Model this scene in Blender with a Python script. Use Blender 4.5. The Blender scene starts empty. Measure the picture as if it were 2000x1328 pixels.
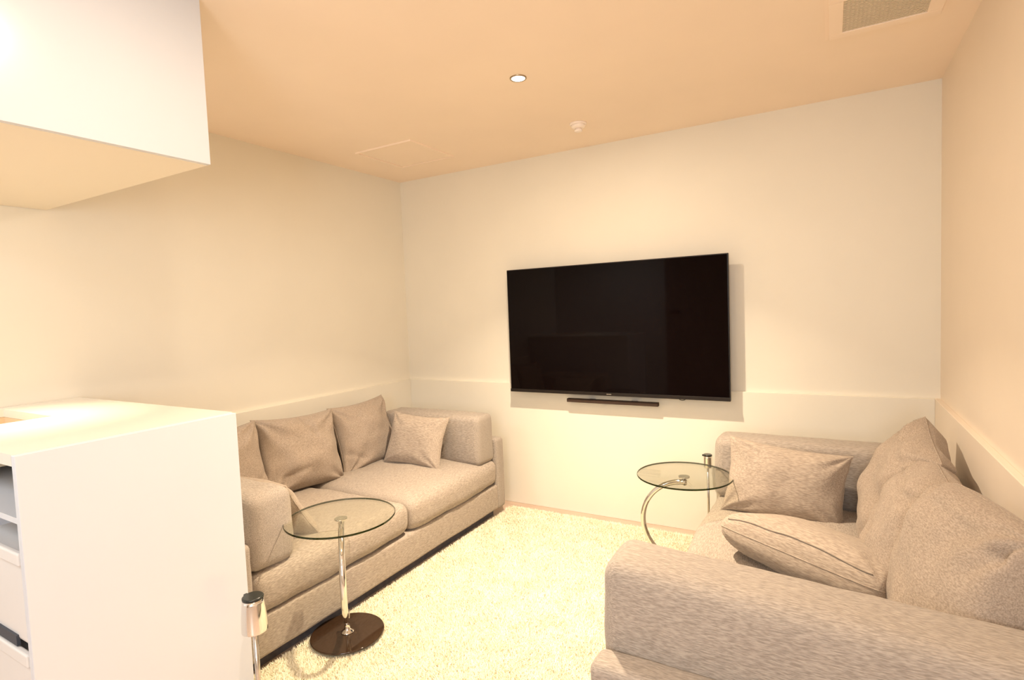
import bpy, bmesh, math, random
import numpy as np
from mathutils import Vector, Matrix, noise
random.seed(7); np.random.seed(7)
S = bpy.context.scene
C = S.collection
R = math.radians

# ------------------------------------------------------------------ camera
cam_d = bpy.data.cameras.new('camera'); cam = bpy.data.objects.new('camera', cam_d); C.objects.link(cam)
M = Matrix(((0.86639878, 0.49781448, -0.03916497), (-0.00557862, -0.06877724, -0.99761644), (-0.49932157, 0.86455216, -0.0568114)))
cam.matrix_world = Matrix.Translation((0, 0, 1.38)) @ Matrix((M[0], -M[1], -M[2])).transposed().to_4x4()
cam_d.sensor_width = 36; cam_d.lens = 1079.9 / 2000 * 36; cam_d.clip_start = 0.02
S.camera = cam
S.view_settings.view_transform = 'Standard'; S.view_settings.look = 'None'
S.view_settings.gamma = 1; S.view_settings.use_curve_mapping = False
S.view_settings.exposure = -0.13
S.cycles.max_bounces = 12; S.cycles.diffuse_bounces = 8; S.cycles.transparent_max_bounces = 16
S.cycles.sample_clamp_indirect = 4.0
S.cycles.use_denoising = True

# ------------------------------------------------------------------ world and lights
W = bpy.data.worlds.new('world'); S.world = W; W.use_nodes = True
W.node_tree.nodes['Background'].inputs[0].default_value = (1.0, 0.93, 0.85, 1)
W.node_tree.nodes['Background'].inputs[1].default_value = 0.05

WARM = (1.0, 0.81, 0.585)
NEUT = (0.84, 0.93, 1.0)
def area(name, loc, power, col, size, spread=160, target=None, size_y=None):
    d = bpy.data.lights.new(name, 'AREA'); d.energy = power; d.color = col
    d.shape = 'DISK' if size_y is None else 'RECTANGLE'; d.size = size
    if size_y: d.size_y = size_y
    d.spread = R(spread)
    o = bpy.data.objects.new(name, d); C.objects.link(o); o.location = loc
    if target: o.rotation_euler = (Vector(target) - Vector(loc)).to_track_quat('-Z', 'Y').to_euler()
    return o
L1 = (-1.183, 2.193); L2 = (-0.955, 0.762)
area('downlight_beam', (L1[0], L1[1], 2.372), 18, WARM, 0.062, 180)
area('downlight_beam', (L1[0], L1[1], 2.371), 44, WARM, 0.062, 110)
area('downlight_beam', (L2[0], L2[1], 2.372), 12, WARM, 0.062, 180)
area('downlight_beam', (L2[0], L2[1], 2.371), 4, WARM, 0.062, 95)
area('downlight_beam', (-0.35, -0.35, 2.372), 3, WARM, 0.062, 150)
area('counter_light_beam', (-2.42, 0.76, 1.858), 3.0, (1.0, 0.80, 0.52), 0.05, 60)
area('rear_room_light', (-2.6, -0.7, 2.36), 34, NEUT, 0.6, 170, size_y=0.6)
area('rear_fill_light', (0.05, -1.45, 1.60), 42, NEUT, 0.8, 170, target=(-1.9, 1.4, 1.7), size_y=1.3)  # unseen neutral fill added to brighten the cabinets; no window is built here

# ------------------------------------------------------------------ materials
def mat(name, col, rough=0.5, metal=0.0, spec=0.5, coat=0.0, sheen=0.0, var=0.0, vscale=(3, 3, 3), bump=0.0, bscale=(60, 60, 60), bdist=0.002, col2=None, detail=4):
    m = bpy.data.materials.new(name); m.use_nodes = True
    nt = m.node_tree; b = nt.nodes['Principled BSDF']
    b.inputs['Base Color'].default_value = (*col, 1); b.inputs['Roughness'].default_value = rough
    b.inputs['Metallic'].default_value = metal; b.inputs['Specular IOR Level'].default_value = spec
    b.inputs['Coat Weight'].default_value = coat; b.inputs['Coat Roughness'].default_value = 0.08
    b.inputs['Sheen Weight'].default_value = sheen
    tc = nt.nodes.new('ShaderNodeTexCoord')
    def nz(scale, det):
        mp = nt.nodes.new('ShaderNodeMapping'); mp.inputs['Scale'].default_value = scale
        nt.links.new(tc.outputs['Object'], mp.inputs['Vector'])
        n = nt.nodes.new('ShaderNodeTexNoise'); n.inputs['Scale'].default_value = 1.0; n.inputs['Detail'].default_value = det
        nt.links.new(mp.outputs[0], n.inputs['Vector']); return n
    c2 = col2 if col2 else tuple(c * (1 - var) for c in col)
    n = nz(vscale, detail)
    rp = nt.nodes.new('ShaderNodeValToRGB')
    rp.color_ramp.elements[0].position = 0.35; rp.color_ramp.elements[0].color = (*c2, 1)
    rp.color_ramp.elements[1].position = 0.65; rp.color_ramp.elements[1].color = (*col, 1)
    nt.links.new(n.outputs['Fac'], rp.inputs[0]); nt.links.new(rp.outputs[0], b.inputs['Base Color'])
    if bump:
        n2 = nz(bscale, 3); bp = nt.nodes.new('ShaderNodeBump'); bp.inputs['Strength'].default_value = bump
        bp.inputs['Distance'].default_value = bdist
        nt.links.new(n2.outputs['Fac'], bp.inputs['Height']); nt.links.new(bp.outputs[0], b.inputs['Normal'])
    return m
m_wall = mat('wall_paint', (0.80, 0.765, 0.675), 0.45, spec=0.35, var=0.02, bump=0.03, bscale=(90, 90, 90))
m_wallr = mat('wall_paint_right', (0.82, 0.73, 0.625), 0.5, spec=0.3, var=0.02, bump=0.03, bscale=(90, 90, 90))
m_dado = mat('dado_paint', (0.80, 0.765, 0.675), 0.28, spec=0.5, var=0.02)
m_ceil = mat('ceiling_paint', (0.94, 0.80, 0.66), 0.6, spec=0.2, var=0.02)
m_floor = mat('floor_vinyl', (0.56, 0.42, 0.33), 0.35, var=0.15, vscale=(4, 22, 1))
m_white = mat('white_laminate', (0.63, 0.66, 0.715), 0.22, spec=0.5, var=0.01)
m_top = mat('counter_laminate', (0.72, 0.69, 0.62), 0.25, spec=0.5, var=0.01)
m_under = mat('underside_painted_bounce', (0.85, 0.77, 0.62), 0.4, var=0.01)  # warm bounce off the counter put into the colour; board is really white
m_basin = mat('basin_painted_shading', (0.66, 0.52, 0.36), 0.3, var=0.02)  # beige bowl; the recess's warm shading is put into this darker tan
m_plast = mat('drawer_plastic', (0.72, 0.70, 0.68), 0.3, var=0.03)
m_dark = mat('dark_gap', (0.05, 0.055, 0.07), 0.6, var=0.1)
def fabric(name, c, c2, sx=(55, 380, 380)):
    return mat(name, c, 0.95, spec=0.1, sheen=0.15, col2=c2, vscale=sx, bump=0.5, bscale=tuple(s * 1.3 for s in sx), bdist=0.002, detail=3)
m_fab = fabric('linen_fabric', (0.42, 0.365, 0.315), (0.265, 0.228, 0.195))
m_fabv = fabric('linen_fabric_lengthwise', (0.44, 0.375, 0.315), (0.28, 0.237, 0.198), (380, 55, 380))
m_pil = fabric('cushion_fabric', (0.42, 0.345, 0.28), (0.28, 0.225, 0.18), (110, 330, 330))
m_pilw = fabric('throw_fabric', (0.45, 0.375, 0.305), (0.295, 0.24, 0.195), (45, 280, 280))
m_seam = mat('seam_thread', (0.20, 0.165, 0.135), 0.9, var=0.1)
m_deck = mat('deck_cloth', (0.15, 0.145, 0.165), 0.95, var=0.2, vscale=(40, 40, 40))
m_chrome = mat('chrome', (0.80, 0.79, 0.77), 0.08, metal=1.0, var=0.02)
m_satin = mat('satin_steel', (0.62, 0.60, 0.57), 0.25, metal=1.0, var=0.05)
m_blk = mat('black_glass', (0.035, 0.018, 0.010), 0.06, spec=0.6, var=0.1)
m_ring = mat('lamp_ring', (0.42, 0.33, 0.22), 0.3, metal=0.8, var=0.1)
m_smoke = mat('detector_plastic', (0.96, 0.87, 0.80), 0.4, var=0.01)
m_lid = mat('black_lid', (0.02, 0.024, 0.022), 0.25, var=0.1)
m_screen = mat('screen_glass', (0.004, 0.002, 0.002), 0.04, spec=0.10, var=0.1)
m_bezel = mat('tv_plastic', (0.012, 0.009, 0.008), 0.3, spec=0.4, var=0.1)
m_bar = mat('soundbar_cloth', (0.045, 0.022, 0.012), 0.8, var=0.3, vscale=(300, 300, 300))
m_rug = mat('rug_wool', (0.92, 0.87, 0.725), 0.9, spec=0.1, col2=(0.86, 0.80, 0.635), vscale=(9, 9, 9), detail=5)
m_cable = mat('black_cable', (0.02, 0.015, 0.01), 0.5, var=0.1)
m_brown = mat('door_wood', (0.35, 0.24, 0.16), 0.4, var=0.25, vscale=(20, 20, 2))
m_bottle = mat('bottle_glass', (0.05, 0.08, 0.04), 0.1, var=0.2)
def emit(name, col, s):
    m = bpy.data.materials.new(name); m.use_nodes = True; nt = m.node_tree
    nt.nodes.remove(nt.nodes['Principled BSDF']); e = nt.nodes.new('ShaderNodeEmission')
    e.inputs[0].default_value = (*col, 1); e.inputs[1].default_value = s
    nt.links.new(e.outputs[0], nt.nodes['Material Output'].inputs[0]); return m
m_lamp = emit('lamp_lens', (1.0, 0.97, 0.86), 9.0)
def thin_glass(name, tint, ior):
    m = bpy.data.materials.new(name); m.use_nodes = True; nt = m.node_tree
    nt.nodes.remove(nt.nodes['Principled BSDF'])
    t = nt.nodes.new('ShaderNodeBsdfTransparent'); t.inputs[0].default_value = (*tint, 1)
    g = nt.nodes.new('ShaderNodeBsdfGlossy'); g.inputs['Roughness'].default_value = 0.0
    f = nt.nodes.new('ShaderNodeFresnel'); f.inputs[0].default_value = ior
    ge = nt.nodes.new('ShaderNodeNewGeometry'); mx = nt.nodes.new('ShaderNodeMix')      # both faces of the pane reflect alike
    mx.inputs[2].default_value = ior; mx.inputs[3].default_value = 1 / ior
    nt.links.new(ge.outputs['Backfacing'], mx.inputs[0]); nt.links.new(mx.outputs[0], f.inputs[0])
    x = nt.nodes.new('ShaderNodeMixShader')
    nt.links.new(f.outputs[0], x.inputs[0]); nt.links.new(t.outputs[0], x.inputs[1]); nt.links.new(g.outputs[0], x.inputs[2])
    nt.links.new(x.outputs[0], nt.nodes['Material Output'].inputs[0]); return m
m_glass = thin_glass('table_glass', (0.965, 0.975, 0.94), 1.4)
m_rim = thin_glass('glass_edge', (0.16, 0.22, 0.10), 1.5)

# ------------------------------------------------------------------ helpers
def link(name, me, m, parent=None, loc=None, rot=None, smooth=False):
    o = bpy.data.objects.new(name, me); C.objects.link(o)
    if m is not None and len(me.materials) == 0: me.materials.append(m)
    if parent is not None: o.parent = parent
    if loc is not None: o.location = loc
    if rot is not None: o.rotation_euler = rot
    if smooth:
        me.polygons.foreach_set('use_smooth', [True] * len(me.polygons))
    return o
def thing(name, label, cat, loc=(0, 0, 0), rotz=0, group=None):
    o = bpy.data.objects.new(name, None); C.objects.link(o); o.empty_display_size = 0.1
    o.location = loc; o.rotation_euler = (0, 0, rotz); o['label'] = label; o['category'] = cat
    if group: o['group'] = group
    return o
def tag(o, label, cat, group=None):
    o['label'] = label; o['category'] = cat
    if group: o['group'] = group
    return o
def struct(o): o['kind'] = 'structure'; return o
def from_bm(bm):
    me = bpy.data.meshes.new('mesh'); bm.normal_update(); bm.to_mesh(me); bm.free(); return me
def bm_box(bm, x0, x1, y0, y1, z0, z1, bev=0.0, seg=2):
    r = bmesh.ops.create_cube(bm, size=1)
    vs = r['verts']
    bmesh.ops.scale(bm, vec=(x1 - x0, y1 - y0, z1 - z0), verts=vs)
    bmesh.ops.translate(bm, vec=((x0 + x1) / 2, (y0 + y1) / 2, (z0 + z1) / 2), verts=vs)
    if bev:
        es = list({e for v in vs for e in v.link_edges})
        bmesh.ops.bevel(bm, geom=es, offset=bev, segments=seg, profile=0.5, affect='EDGES')
def box(name, b, m, parent=None, bev=0.0, seg=2):
    bm = bmesh.new(); bm_box(bm, *b, bev, seg); return link(name, from_bm(bm), m, parent)
def lathe(name, prof, m, parent=None, n=40, loc=None, rot=None, smooth=True, caps=True):
    vs, fs = [], []
    for (r, z) in prof:
        for k in range(n):
            a = 2 * math.pi * k / n; vs.append((r * math.cos(a), r * math.sin(a), z))
    for i in range(len(prof) - 1):
        for k in range(n):
            fs.append((i * n + k, i * n + (k + 1) % n, (i + 1) * n + (k + 1) % n, (i + 1) * n + k))
    if caps:
        fs.append(tuple(range(n))[::-1]); fs.append(tuple((len(prof) - 1) * n + k for k in range(n)))
    me = bpy.data.meshes.new('mesh'); me.from_pydata(vs, [], fs); me.update()
    o = link(name, me, m, parent, loc, rot)
    if smooth:
        me.polygons.foreach_set('use_smooth', [True] * (len(fs) - (2 if caps else 0)) + [False] * (2 if caps else 0))
    return o
def tube(name, pts, r, m, parent=None, n=14, closed=False, taper=None):
    P = [Vector(p) for p in pts]; vs, fs = [], []
    N = len(P); prev = None
    for i, p in enumerate(P):
        a = P[(i - 1) % N] if (i > 0 or closed) else p; b = P[(i + 1) % N] if (i < N - 1 or closed) else p
        t = (b - a).normalized()
        if prev is None:
            u = t.cross(Vector((0, 0, 1)))
            if u.length < 1e-3: u = t.cross(Vector((1, 0, 0)))
            u.normalize()
        else: u = (prev - t * prev.dot(t)).normalized()
        prev = u; w = t.cross(u); rr = r if taper is None else taper[i]
        for k in range(n):
            an = 2 * math.pi * k / n; vs.append(p + u * rr * math.cos(an) + w * rr * math.sin(an))
    for i in range(N if closed else N - 1):
        j = (i + 1) % N
        for k in range(n): fs.append((i * n + k, i * n + (k + 1) % n, j * n + (k + 1) % n, j * n + k))
    if not closed:
        fs.append(tuple(range(n))[::-1]); fs.append(tuple((N - 1) * n + k for k in range(n)))
    me = bpy.data.meshes.new('mesh'); me.from_pydata(vs, [], fs); me.update()
    return link(name, me, m, parent, smooth=True)

# soft upholstered box: rounded edges, crowned faces, gentle unevenness
def soft_box(name, b, r, m, parent=None, crown=(0, 0, 0.02), amp=0.006, seed=0, n=18, shape=None):
    c = np.array([(b[0] + b[1]) / 2, (b[2] + b[3]) / 2, (b[4] + b[5]) / 2]); h = np.array([b[1] - b[0], b[3] - b[2], b[5] - b[4]]) / 2
    r = min(r, h.min() * 0.98)
    def axis(hh):
        k = max(4, int(n * min(1, hh / 0.4)))
        e = (1 - np.cos(np.linspace(0, math.pi / 2, 6)))[:-1] * r
        return np.concatenate([-hh + e, np.linspace(-hh + r, hh - r, k), (hh - e)[::-1]])
    ax = [axis(v) for v in h]
    bm = bmesh.new(); cache = {}
    def V(p):
        key = tuple(round(float(x), 5) for x in p)
        if key not in cache: cache[key] = bm.verts.new(p)
        return cache[key]
    for a in range(3):
        u, v = (a + 1) % 3, (a + 2) % 3
        for s in (-1, 1):
            for i in range(len(ax[u]) - 1):
                for j in range(len(ax[v]) - 1):
                    q = []
                    for (di, dj) in ((0, 0), (1, 0), (1, 1), (0, 1)):
                        p = np.zeros(3); p[a] = s * h[a]; p[u] = ax[u][i + di]; p[v] = ax[v][j + dj]; q.append(V(p))
                    if s < 0: q.reverse()
                    bm.faces.new(q)
    for vt in bm.verts:
        p = np.array(vt.co); inner = np.clip(p, -(h - r), h - r); d = p - inner; L = np.linalg.norm(d)
        q = inner + d / L * r if L > 1e-9 else p
        w = q / h
        for a in range(3):
            u, v = (a + 1) % 3, (a + 2) % 3
            q[a] += crown[a] * w[a] * max(0, 1 - w[u] ** 2) ** 0.6 * max(0, 1 - w[v] ** 2) ** 0.6
        nv = Vector(q * 5.0) + Vector((seed * 3.1, 0, 0))
        nn = noise.noise(nv) * amp + noise.noise(nv * 2.7) * amp * 0.5
        q = q + (d / L if L > 1e-9 else 0) * nn
        if shape is not None: q = shape(q, w)
        vt.co = Vector(q + c)
    return link(name, from_bm(bm), m, parent, smooth=True)

# loose pillow: local X width, Z height (0..h), front faces local -Y
def pillow_mesh(w, h, t, seed, pinch=0.09, wr=0.010, bend=0.0, slump=0.0, crease=None, n=44, power=0.5, rc=0.0, zip_row=None):
    rnd = random.Random(seed)
    s = np.sin(np.linspace(-math.pi / 2, math.pi / 2, n + 1))
    vs, fs, idx = [], [], {}
    off = Vector((seed * 7.3, seed * 1.7, 0)); ph = [rnd.uniform(0, 6) for _ in range(4)]
    for side in (-1, 1):
        for i, u in enumerate(s):
            for j, v in enumerate(s):
                edge = i in (0, n) or j in (0, n)
                if edge and side == 1: idx[(1, i, j)] = idx[(-1, i, j)]; continue
                x = w / 2 * u * (1 - pinch * (1 - v * v)); z = h / 2 * v * (1 - pinch * (1 - u * u))
                cr = 1 - rc * abs(u * v) ** 5; x *= cr; z *= cr
                th = ((1 - abs(u) ** 2.6) * (1 - abs(v) ** 2.6)); th = max(th, 0) ** power
                d = t / 2 * th * (1 - slump * v * 0.6)
                p = Vector((x * 5.5, z * 5.5, side * 2.0)) + off
                k = min(1, th * 2.2)
                d += k * (noise.noise(p) * wr * 1.4 + noise.noise(p * 2.1) * wr * 0.8)
                for q, (cu, cv) in enumerate(((-1, -1), (1, -1), (1, 1), (-1, 1))):
                    du, dv = u - cu, v - cv; dist = math.hypot(du, dv)
                    a = math.atan2(dv, du)
                    d += k * wr * 0.9 * math.exp(-(dist / 0.65) ** 2) * math.sin(9 * a + ph[q] + 1.5 * noise.noise(p * 0.7))
                if crease and side == -1:
                    for (x0, z0, x1, z1, dep, wid) in crease:
                        ax_, az_ = x1 - x0, z1 - z0; L2_ = ax_ * ax_ + az_ * az_
                        tt = max(0, min(1, ((u - x0) * ax_ + (v - z0) * az_) / L2_))
                        dd = math.hypot(u - x0 - tt * ax_, v - z0 - tt * az_)
                        d -= dep * math.exp(-(dd / wid) ** 2) * k
                y = side * d + bend * (v * v - 0.3)
                idx[(side, i, j)] = len(vs)
                vs.append((x + 0.004 * noise.noise(p * 3), y, z + h / 2))
    for side in (-1, 1):
        for i in range(n):
            for j in range(n):
                q = [idx[(side, i, j)], idx[(side, i + 1, j)], idx[(side, i + 1, j + 1)], idx[(side, i, j + 1)]]
                if side == 1: q.reverse()
                fs.append(q)
    me = bpy.data.meshes.new('mesh'); me.from_pydata(vs, [], fs); me.update()
    loop = [(i, 0) for i in range(n)] + [(n, j) for j in range(n)] + [(i, n) for i in range(n, 0, -1)] + [(0, j) for j in range(n, 0, -1)]
    rim = [vs[idx[(-1, i, j)]] for (i, j) in loop]
    zl = [Vector(vs[idx[(-1, i, zip_row)]]) + Vector((0, -0.001, -0.0015)) for i in range(7, n - 6)] if zip_row else None
    return me, rim, zl
def place(o, loc, yaw, lean=0, roll=0):
    o.matrix_world = Matrix.Translation(loc) @ Matrix.Rotation(R(yaw), 4, 'Z') @ Matrix.Rotation(R(-lean), 4, 'X') @ Matrix.Rotation(R(roll), 4, 'Y')
def cushion(name, label, cat, group, dims, loc, yaw, lean, roll, seed, m, **kw):
    me, rim, zl = pillow_mesh(*dims, seed, **kw)
    root = link(name, me, m, smooth=True); tag(root, label, cat, group)
    place(root, loc, yaw, lean, roll)
    tube('seam', rim, 0.0022, m, root, n=6, closed=True)
    if zl: tube('zipper', zl, 0.0018, m_seam, root, n=6)
    return root

# ------------------------------------------------------------------ room shell
XL, XR, YB, ZC = -2.895, 0.465, 3.370, 2.39
DX0, DX1, DY, DZ = -2.872, 0.441, 3.348, 0.857
struct(box('floor', (-4.4, 0.6, -1.8, 3.5, -0.1, 0.0), m_floor))
def ceiling():
    # slab with an opening for each recessed lamp is not needed: lamps sit in shallow rims
    return box('ceiling', (-4.4, 0.6, -1.8, 3.5, ZC, ZC + 0.1), m_ceil)
struct(ceiling())
struct(box('wall_back', (XL - 0.1, XR + 0.1, YB, YB + 0.12, 0, ZC), m_wall))
struct(box('wall_left', (XL - 0.1, XL, 0.42, YB, 0, ZC), m_wall))
struct(box('wall_right', (XR, XR + 0.1, -1.7, YB, 0, ZC), m_wallr))
struct(box('wall_rear', (-4.4, XR + 0.1, -1.8, -1.7, 0, ZC), m_wall))
struct(box('wall_bar', (-4.4, -4.3, -1.7, 0.42, 0, ZC), m_wall))
struct(box('wall_bar_side', (-4.4, XL - 0.1, 0.42, 0.52, 0, ZC), m_wall))
struct(box('trim_1', (DX0, DX1, DY, YB, 0, DZ), m_dado, bev=0.002))
struct(box('trim_2', (XL, DX0, 1.16, YB, 0, DZ), m_dado, bev=0.002))
struct(box('trim_3', (DX1, XR, -1.7, YB, 0, DZ), m_wallr, bev=0.002))
# rear door, seen only as a reflection in the screen
dr = struct(box('door_1', (-2.1, -1.22, -1.70, -1.66, 0.0, 2.1), m_brown, bev=0.003))
box('door_handle', (-2.03, -1.90, -1.66, -1.61, 1.22, 1.26), m_bezel, dr, bev=0.004)

# ------------------------------------------------------------------ counter, far left
cu = thing('counter_unit', 'white counter unit with glossy side panel, shelf and drawers beside the left sofa', 'counter')
CX, CY0, CY1, CZ = -1.762, 0.553, 1.147, 1.063
box('side_panel', (CX - 0.022, CX, CY0, CY1, 0, CZ - 0.002), m_white, cu, bev=0.0015)
box('side_panel', (XL + 0.002, XL + 0.022, CY0, CY1, 0, CZ - 0.03), m_white, cu)
box('back_panel', (XL + 0.022, CX - 0.022, CY1 - 0.02, CY1, 0, CZ - 0.03), m_white, cu)
bm = bmesh.new()
HX0, HX1, HY0, HY1 = -2.82, -2.395, 0.62, 0.865
for b in ((XL + 0.002, CX - 0.022, CY0, HY0, CZ - 0.03, CZ), (XL + 0.002, CX - 0.022, HY1, CY1, CZ - 0.03, CZ), (XL + 0.002, HX0, HY0, HY1, CZ - 0.03, CZ), (HX1, CX - 0.022, HY0, HY1, CZ - 0.03, CZ)):
    bm_box(bm, *b)
link('worktop', from_bm(bm), m_top, cu)
bm = bmesh.new()
for b in ((HX0 - 0.01, HX1 + 0.01, HY0 - 0.01, HY1 + 0.01, CZ - 0.14, CZ - 0.13), (HX0 - 0.01, HX0, HY0, HY1, CZ - 0.13, CZ - 0.031), (HX1, HX1 + 0.01, HY0, HY1, CZ - 0.13, CZ - 0.031), (HX0, HX1, HY0 - 0.01, HY0, CZ - 0.13, CZ - 0.031), (HX0, HX1, HY1, HY1 + 0.01, CZ - 0.13, CZ - 0.031)):
    bm_box(bm, *b)
bs = link('recessed_basin', from_bm(bm), m_basin, cu)
box('shelf', (XL + 0.022, CX - 0.022, CY0 + 0.015, CY1 - 0.02, 0.872, 0.888), m_white, cu)
box('bottom_board', (XL + 0.022, CX - 0.022, CY0 + 0.01, CY1 - 0.02, 0.02, 0.05), m_white, cu)
for (z0, z1) in ((0.555, 0.808), (0.29, 0.540), (0.06, 0.275)):
    bm = bmesh.new(); bm_box(bm, CX - 0.46, CX - 0.030, CY0 + 0.008, CY1 - 0.05, z0, z1 - 0.03, 0.012, 3)
    dw = link('drawer', from_bm(bm), m_plast, cu)
    bm = bmesh.new(); bm_box(bm, CX - 0.465, CX - 0.026, CY0 - 0.004, CY0 + 0.012, z1 - 0.035, z1, 0.005, 3)
    link('drawer_lip', from_bm(bm), m_plast, dw)
    box('handle_slot', (CX - 0.36, CX - 0.10, CY0 + 0.002, CY0 + 0.010, z0 - 0.012, z0 + 0.016), m_dark, dw)

uc = thing('wall_cabinet', 'white wall cabinet hanging above the counter up to the ceiling', 'cabinet')
UX, UY0, UY1, UZ = -1.712, 0.50, 1.086, 1.876
box('carcass', (XL + 0.002, UX - 0.02, UY0, UY1, UZ + 0.001, ZC - 0.001), m_white, uc)
box('side_panel', (UX - 0.02, UX, UY0, UY1, UZ, ZC - 0.001), m_white, uc, bev=0.001)
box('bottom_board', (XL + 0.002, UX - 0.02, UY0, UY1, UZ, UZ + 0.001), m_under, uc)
ul = thing('spotlight', 'round recessed spotlight under the wall cabinet above the counter', 'light', (-2.44, 0.75, 1.875))
lathe('trim_ring', [(0.042, 0), (0.042, -0.006), (0.036, -0.007), (0.034, 0)], m_satin, ul, caps=False)
lathe('lens', [(0.033, -0.003), (0.033, -0.005)], m_lamp, ul)

# ------------------------------------------------------------------ ceiling fittings
def downlight(x, y, label):
    t = thing('downlight', label, 'light', (x, y, ZC))
    n = 40
    prof = [(0.037, 0.0), (0.037, -0.004), (0.034, -0.006), (0.031, -0.005), (0.030, 0.0)]
    lathe('trim_ring', prof, m_ring, t, caps=False)
    lathe('lens', [(0.0285, -0.001), (0.0285, -0.0045), (0.02, -0.006), (0.001, -0.0065)], m_lamp, t)
    return t
downlight(L1[0], L1[1], 'small round recessed downlight glowing in the middle of the ceiling')
downlight(L2[0], L2[1], 'round recessed downlight in the ceiling between the sofas, nearer the camera')
downlight(-0.35, -0.35, 'round recessed downlight in the ceiling behind the camera')
sd = thing('smoke_detector', 'small round white smoke detector on the ceiling near the television wall', 'smoke detector', (-1.207, 2.917, ZC))
lathe('mounting_plate', [(0.047, 0), (0.047, -0.008), (0.043, -0.011)], m_smoke, sd)
lathe('housing', [(0.040, -0.011), (0.038, -0.020), (0.030, -0.026), (0.020, -0.028)], m_smoke, sd)
lathe('sensor_cap', [(0.017, -0.026), (0.017, -0.036), (0.022, -0.037), (0.022, -0.043), (0.014, -0.046)], m_smoke, sd)
hp = thing('access_hatch', 'square access hatch with a thin frame in the ceiling near the left corner', 'hatch', (-2.345, 2.80, ZC))
HS = 0.222
bm = bmesh.new()
for b in ((-HS, HS, -HS, -HS + 0.012), (-HS, HS, HS - 0.012, HS), (-HS, -HS + 0.012, -HS + 0.012, HS - 0.012), (HS - 0.012, HS, -HS + 0.012, HS - 0.012)):
    bm_box(bm, *b, -0.009, 0.0)
link('frame', from_bm(bm), m_ceil, hp)
box('panel', (-HS + 0.019, HS - 0.019, -HS + 0.019, HS - 0.019, -0.005, 0.0), m_ceil, hp, bev=0.001)

m_vent = mat('vent_plastic', (0.95, 0.80, 0.66), 0.5, var=0.01)
m_grille = mat('grille_plastic', (0.82, 0.72, 0.56), 0.5, var=0.03)
m_gdark = mat('grille_recess', (0.34, 0.28, 0.2), 0.8, var=0.1)
vg = thing('ceiling_vent', 'square ceiling vent with a fine mesh grille near the right wall', 'vent', (0.175, 2.395, ZC))
bm = bmesh.new(); a, o_ = 0.13, 0.175
for b in ((-o_, o_, -o_, -a), (-o_, o_, a, o_), (-o_, -a, -a, a), (a, o_, -a, a)):
    bm_box(bm, *b, -0.014, 0.0, 0.002)
link('frame', from_bm(bm), m_vent, vg)
box('lip', (-o_ - 0.012, -o_, -o_ - 0.012, o_ + 0.012, -0.004, 0.0), m_vent, vg)
box('lip', (o_, o_ + 0.012, -o_ - 0.012, o_ + 0.012, -0.004, 0.0), m_vent, vg)
box('backing', (-a, a, -a, a, -0.002, 0.0), m_gdark, vg)
bm = bmesh.new()
N = 24
for k in range(N):
    y = -a + (k + 0.5) * 2 * a / N
    P = 40; prev = None
    for q in range(P + 1):
        x = -a + q * 2 * a / P; yy = y + (0.0022 if q % 2 else -0.0022)
        top = bm.verts.new((x, yy - 0.0030, -0.011)); bot = bm.verts.new((x, yy + 0.0030, -0.011)); up = bm.verts.new((x, yy, -0.003))
        if prev:
            bm.faces.new((prev[0], top, bot, prev[1])); bm.faces.new((prev[1], bot, up, prev[2])); bm.faces.new((prev[2], up, top, prev[0]))
        prev = (top, bot, up)
g = link('mesh_grille', from_bm(bm), m_grille, vg); g['kind'] = 'stuff'

# ------------------------------------------------------------------ television and soundbar
TX0, TX1, TZ0, TZ1, TY = -1.908, -0.487, 0.812, 1.640, 3.262
tv = thing('television', 'large black flat television mounted on the back wall', 'television', ((TX0 + TX1) / 2, TY, TZ0))
w2 = (TX1 - TX0) / 2; hh = TZ1 - TZ0
box('casing', (-w2, w2, 0.004, 0.022, 0, hh), m_bezel, tv, bev=0.002)
box('screen', (-w2 + 0.006, w2 - 0.006, -0.001, 0.005, 0.022, hh - 0.006), m_screen, tv, bev=0.0008)
box('lower_bezel', (-w2, w2, -0.003, 0.006, 0.0, 0.021), m_bezel, tv, bev=0.001)
box('rear_housing', (-w2 + 0.25, w2 - 0.25, 0.022, 0.05, 0.08, hh - 0.25), m_bezel, tv, bev=0.008)
box('wall_bracket', (-0.22, 0.22, 0.05, YB - TY - 0.001, 0.22, hh - 0.3), m_bezel, tv, bev=0.002)
box('badge', (-0.018, 0.014, -0.0045, -0.0028, 0.008, 0.013), m_satin, tv)
sb = thing('soundbar', 'slim dark soundbar mounted on the wall below the television', 'soundbar', (-1.203, 3.30, 0.766))
box('enclosure', (-0.300, 0.300, -0.012, 0.020, -0.0115, 0.0115), m_bar, sb, bev=0.003)
box('bracket', (-0.16, -0.12, 0.02, DY - 3.30 - 0.0005, -0.008, 0.008), m_bezel, sb)
box('bracket', (0.12, 0.16, 0.02, DY - 3.30 - 0.0005, -0.008, 0.008), m_bezel, sb)
cb = tube('power_cable', [(-0.815 + 0.012 * k, 3.325, 0.83 - 0.035 * math.sin(math.pi * k / 8)) for k in range(9)], 0.0022, m_cable, n=8)
tag(cb, 'thin black cable looping below the lower edge of the television', 'cable')

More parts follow.
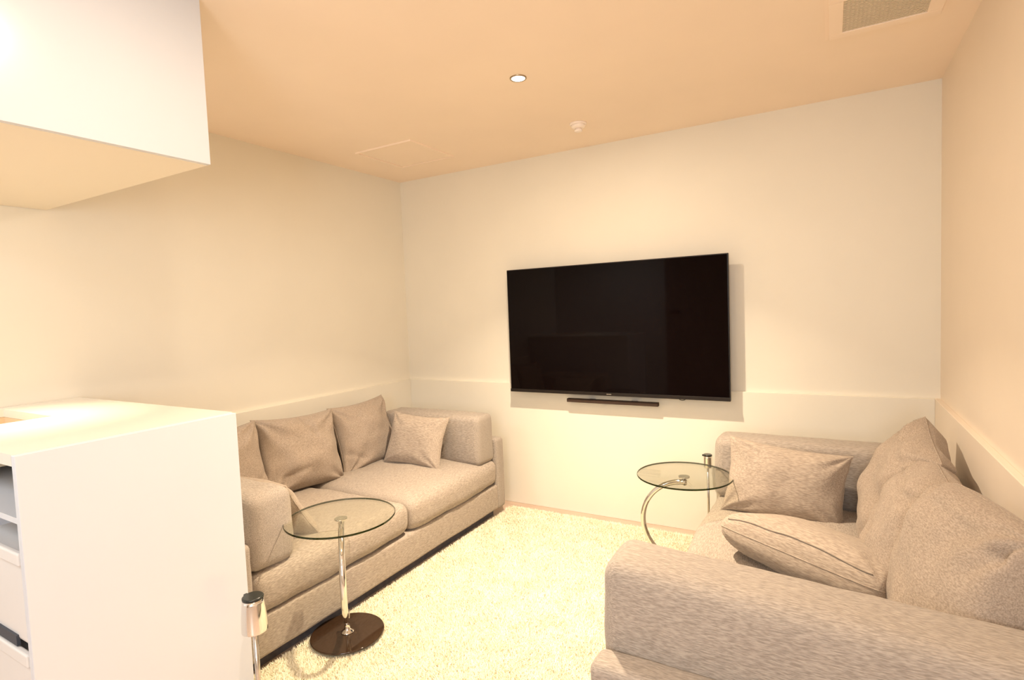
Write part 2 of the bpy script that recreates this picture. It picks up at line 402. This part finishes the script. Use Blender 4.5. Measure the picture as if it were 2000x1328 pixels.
# ------------------------------------------------------------------ sofas
Y0, Y1 = 1.170, 3.120
def sofa(label, side):
    # built facing +X with its front plane at x = 0, back at -0.955; y runs 1.17 .. 3.12
    t = thing('sofa', label, 'sofa', (0, 0, 0), 0, None)
    fx = -1.900 if side == 'left' else -0.500
    sg = 1 if side == 'left' else -1
    def B(x0, x1, y0, y1, z0, z1):
        a_, b_ = fx + sg * x0, fx + sg * x1
        return (min(a_, b_), max(a_, b_), y0, y1, z0, z1)
    D = 0.93
    t.location = (0, 0, 0)
    box('plinth', B(-D + 0.05, -0.07, Y0 + 0.05, Y1 - 0.05, 0.0, 0.075), m_deck, t)
    soft_box('base', B(-D + 0.03, 0.0, Y0 + 0.088, Y1 - 0.088, 0.07, 0.232), 0.016, m_fabv, t, crown=(0, 0, 0), amp=0.003, seed=1)
    for k, (a_, b_) in enumerate(((Y0, Y0 + 0.09), (Y1 - 0.09, Y1))):
        soft_box('end_panel', B(-D, 0.004, a_, b_, 0.065, 0.532), 0.022, m_fab, t, crown=(0, 0, 0), amp=0.003, seed=3 + k)
    soft_box('back_panel', B(-D, -D + 0.05, Y0 + 0.085, Y1 - 0.085, 0.07, 0.60), 0.025, m_fabv, t, crown=(0, 0, 0), amp=0.003, seed=6)
    return t, B, D
ls, B, D = sofa('long beige fabric sofa against the left wall', 'left')
ym = 2.155
soft_box('seat_cushion', B(-D + 0.10, 0.006, 1.264, ym, 0.238, 0.395), 0.05, m_fabv, ls, crown=(0.012, 0.004, 0.035), amp=0.008, seed=11, n=26)
soft_box('seat_cushion', B(-D + 0.10, 0.006, ym + 0.002, 3.028, 0.238, 0.395), 0.05, m_fabv, ls, crown=(0.012, 0.004, 0.035), amp=0.008, seed=12, n=26)
soft_box('arm_cushion', B(-D + 0.14, -0.004, 1.265, 1.468, 0.398, 0.700), 0.045, m_fab, ls, crown=(0.012, 0.018, 0.006), amp=0.007, seed=13, n=22)
soft_box('arm_cushion', B(-D + 0.14, -0.012, 2.838, 3.018, 0.398, 0.708), 0.030, m_fab, ls, crown=(0.010, 0.018, 0.004), amp=0.006, seed=14, n=22)
rs, B, D = sofa('beige fabric sofa on the right, its padded arm nearest the camera', 'right')
soft_box('seat_cushion', B(-D + 0.10, 0.006, 2.125, 3.028, 0.238, 0.395), 0.04, m_fabv, rs, crown=(0.012, 0.004, 0.030), amp=0.008, seed=15, n=26)
box('seat_deck', B(-D + 0.09, -0.05, Y0 + 0.09, 2.3, 0.233, 0.240), m_deck, rs)
soft_box('arm_cushion', B(-D + 0.02, 0.003, 1.262, 1.462, 0.30, 0.715), 0.045, m_fab, rs, crown=(0.010, 0.016, 0.004), amp=0.006, seed=16, n=30, shape=lambda q, w: q + np.array([0, -0.006 * w[0], -0.012 * w[0] * (w[2] + 1)]))
soft_box('arm_cushion', B(-D + 0.10, -0.0, 2.842, 3.025, 0.398, 0.702), 0.040, m_fab, rs, crown=(0.010, 0.018, 0.004), amp=0.006, seed=17, n=26)

# loose back cushions
LG = 'back cushions along the left sofa'; RG = 'back cushions along the right sofa'
ZS = 0.405
cushion('back_cushion', 'grey-beige back cushion on the left sofa, half hidden behind the white counter', 'cushion', LG, (0.54, 0.43, 0.22), (-2.60, 1.60, ZS), 88, 14, -2, 21, m_pil, wr=0.015, crease=[(0.2, -0.9, 0.9, -0.3, 0.012, 0.07)])
cushion('back_cushion', 'middle back cushion of the left sofa with a crease running down from its top', 'cushion', LG, (0.52, 0.44, 0.22), (-2.585, 2.08, ZS - 0.01), 86, 16, 3, 22, m_pil, wr=0.017, crease=[(0.02, 0.95, 0.26, 0.42, 0.028, 0.05), (-0.7, -0.6, -0.1, -0.5, 0.012, 0.06)])
cushion('back_cushion', 'back cushion of the left sofa in the corner behind the small throw pillow', 'cushion', LG, (0.50, 0.44, 0.20), (-2.60, 2.62, ZS - 0.02), 92, 15, -1, 23, m_pil, wr=0.015, crease=[(-0.9, -0.4, -0.4, -0.75, 0.014, 0.05)])
cushion('back_cushion', 'farthest back cushion of the right sofa, with the pointed top corner', 'cushion', RG, (0.50, 0.49, 0.24), (0.145, 2.60, ZS - 0.01), -88, 22, 9, 31, m_pil, wr=0.018, pinch=0.06, rc=0.03, crease=[(-0.2, 0.8, 0.9, 0.55, 0.014, 0.07)])
cushion('back_cushion', 'middle back cushion of the right sofa, squeezed between two others', 'cushion', RG, (0.50, 0.44, 0.25), (0.165, 2.14, ZS - 0.02), -90, 19, 1, 32, m_pil, wr=0.018, pinch=0.01, rc=0.09, power=0.42, crease=[(-0.8, 0.72, 0.8, 0.62, 0.016, 0.06), (0.1, -0.5, 0.7, -0.4, 0.012, 0.06)])
cushion('back_cushion', 'large nearest back cushion of the right sofa, behind the near arm', 'cushion', RG, (0.54, 0.52, 0.25), (0.213, 1.69, 0.355), -81, 15, -3, 33, m_pil, wr=0.016, pinch=0.01, rc=0.09, power=0.42, crease=[(-0.3, 0.8, 0.9, 0.7, 0.014, 0.06)])
# throw pillows
cushion('throw_pillow', 'small rectangular throw pillow leaning on the far arm of the left sofa', 'pillow', None, (0.43, 0.33, 0.13), (-2.29, 2.63, ZS + 0.01), 4, 20, 3, 41, m_pilw, wr=0.006)
cushion('throw_pillow', 'throw pillow leaning on the near arm of the left sofa, seen edge-on', 'pillow', None, (0.46, 0.34, 0.14), (-2.22, 1.66, ZS - 0.02), 182, 32, 0, 42, m_pilw, wr=0.006)
cushion('throw_pillow', 'rectangular throw pillow standing upright against the far arm of the right sofa', 'pillow', None, (0.50, 0.34, 0.15), (-0.20, 2.655, ZS - 0.018), 2, 16, 6, 43, m_pilw, wr=0.009)
lp = cushion('throw_pillow', 'throw pillow lying flat on the right sofa with its zipped side showing', 'pillow', None, (0.62, 0.37, 0.20), (-0.132, 2.00, 0.53), -33, 107, 0, 44, m_pilw, wr=0.006, pinch=0.02, power=0.36, rc=0.08, zip_row=5)

# ------------------------------------------------------------------ rug
RX0, RX1, RY0, RY1 = -1.915, -0.30, 1.152, 3.215
rug = box('shag_rug', (RX0, RX1, RY0, RY1, 0.0, 0.014), m_rug)
tag(rug, 'cream long-pile shag rug on the floor between the two sofas', 'rug')
def pile(n):
    x = np.random.uniform(RX0, RX1, n); y = np.random.uniform(RY0, RY1, n)
    a = np.random.uniform(0, 2 * math.pi, n); L = np.random.uniform(0.010, 0.021, n)
    lean = np.random.uniform(0.004, 0.022, n); w = np.random.uniform(0.0009, 0.0018, n)
    la = a + np.random.uniform(-0.6, 0.6, n) + math.pi / 2
    dx, dy = np.cos(a) * w, np.sin(a) * w
    lx, ly = np.cos(la) * lean, np.sin(la) * lean
    z0 = np.full(n, 0.012)
    v = np.empty((n, 5, 3))
    v[:, 0] = np.stack([x - dx, y - dy, z0], 1); v[:, 1] = np.stack([x + dx, y + dy, z0], 1)
    v[:, 2] = np.stack([x + dx * .9 + lx * .35, y + dy * .9 + ly * .35, z0 + L * .6], 1)
    v[:, 3] = np.stack([x - dx * .9 + lx * .35, y - dy * .9 + ly * .35, z0 + L * .6], 1)
    v[:, 4] = np.stack([x + lx, y + ly, z0 + L], 1)
    me = bpy.data.meshes.new('mesh'); me.vertices.add(n * 5); me.vertices.foreach_set('co', v.ravel())
    base = np.arange(n)[:, None] * 5
    li = np.concatenate([base + np.array([0, 1, 2, 3]), base + np.array([3, 2, 4])], 1).ravel()
    me.loops.add(n * 7); me.loops.foreach_set('vertex_index', li)
    me.polygons.add(n * 2)
    st = (np.arange(n)[:, None] * 7 + np.array([0, 4])).ravel(); me.polygons.foreach_set('loop_start', st)
    me.update(calc_edges=True); me.validate()
    return me
pl = link('pile', pile(420000), m_rug, rug); pl['kind'] = 'stuff'

# ------------------------------------------------------------------ glass side tables
def side_table(label, loc, ang, ztop, gx=0.0):
    t = thing('side_table', label, 'table', loc, ang, 'round glass side tables')
    # local +X is the way the curved pole bulges; origin on the rug
    lathe('base', [(0.148, 0.0), (0.151, 0.002), (0.151, 0.007), (0.148, 0.009)], m_blk, t, n=72)
    lathe('base_flange', [(0.027, 0.009), (0.026, 0.013), (0.018, 0.017), (0.012, 0.024), (0.010, 0.05), (0.010, 0.105)], m_chrome, t)
    zt = ztop - loc[2]
    R_ = 0.2; zc = zt - 0.030 - R_
    pts = [(0.0, 0, 0.07)] + [(0.035 * 0 + R_ * math.cos(a_), 0, zc + R_ * math.sin(a_)) for a_ in np.radians(np.linspace(-90, 90, 40))]
    pts[0] = (-0.018, 0, zc - R_ + 0.001)
    tube('curved_pole', pts + [(gx - 0.012, 0, zc + R_)], 0.0125, m_chrome, t, n=20)
    lathe('mounting_stub', [(0.009, zc + R_ - 0.014), (0.009, zt - 0.008), (0.026, zt - 0.007), (0.026, zt - 0.001)], m_chrome, t, loc=(gx, 0, 0))
    gt = lathe('glass_top', [(0.2185, zt), (0.2185, zt + 0.008)], m_glass, t, n=96, loc=(gx, 0, 0))
    lathe('glass_rim', [(0.2187, zt), (0.2205, zt + 0.0015), (0.2205, zt + 0.0065), (0.2187, zt + 0.008), (0.2187, zt)], m_rim, gt, n=96, caps=False, smooth=False)
    return t
side_table('round glass side table with black disc base in front of the left sofa', (-1.778, 1.592, 0.034), math.atan2(-0.69, 0.72), 0.548, 0.035)
side_table('round glass side table by the right sofa, below the television', (-0.612, 2.655, 0.034), math.atan2(-0.09, -1), 0.548, -0.0)

# ------------------------------------------------------------------ chrome stands
def stand(label, loc, ztop, rt, rb, hc, rp):
    t = thing('ashtray_stand', label, 'stand', loc)
    lathe('foot', [(0.045, 0.0), (0.045, 0.006), (0.02, 0.012)], m_satin, t)
    lathe('pole', [(rp, 0.006), (rp, ztop - hc + 0.004)], m_satin, t, n=20)
    pr = [(rb * 0.86, ztop - hc), (rb * 0.99, ztop - hc + 0.003)]
    for k in range(9):
        s_ = k / 8; pr.append((rb + (rt - rb) * s_ ** 1.8, ztop - hc + 0.006 + (hc - 0.008) * s_))
    lathe('cup', pr, m_chrome, t)
    lid = lathe('lid', [(rt * 1.02, ztop), (rt * 1.02, ztop + 0.005), (rt * 0.9, ztop + 0.008)], m_lid, t)
    box('lid_tab', (-rt * 1.25, -rt * 0.9, -0.006, 0.006, ztop - 0.004, ztop + 0.005), m_lid, lid, bev=0.001)
    return t
stand('chrome cup on a slim pole beside the white counter, black lid on top', (-1.655, 1.092, 0.015), 0.447, 0.033, 0.041, 0.112, 0.0085)
stand('small chrome cup on a thin pole behind the glass table by the right sofa', (-0.618, 3.272, 0.0), 0.490, 0.024, 0.024, 0.070, 0.0065)
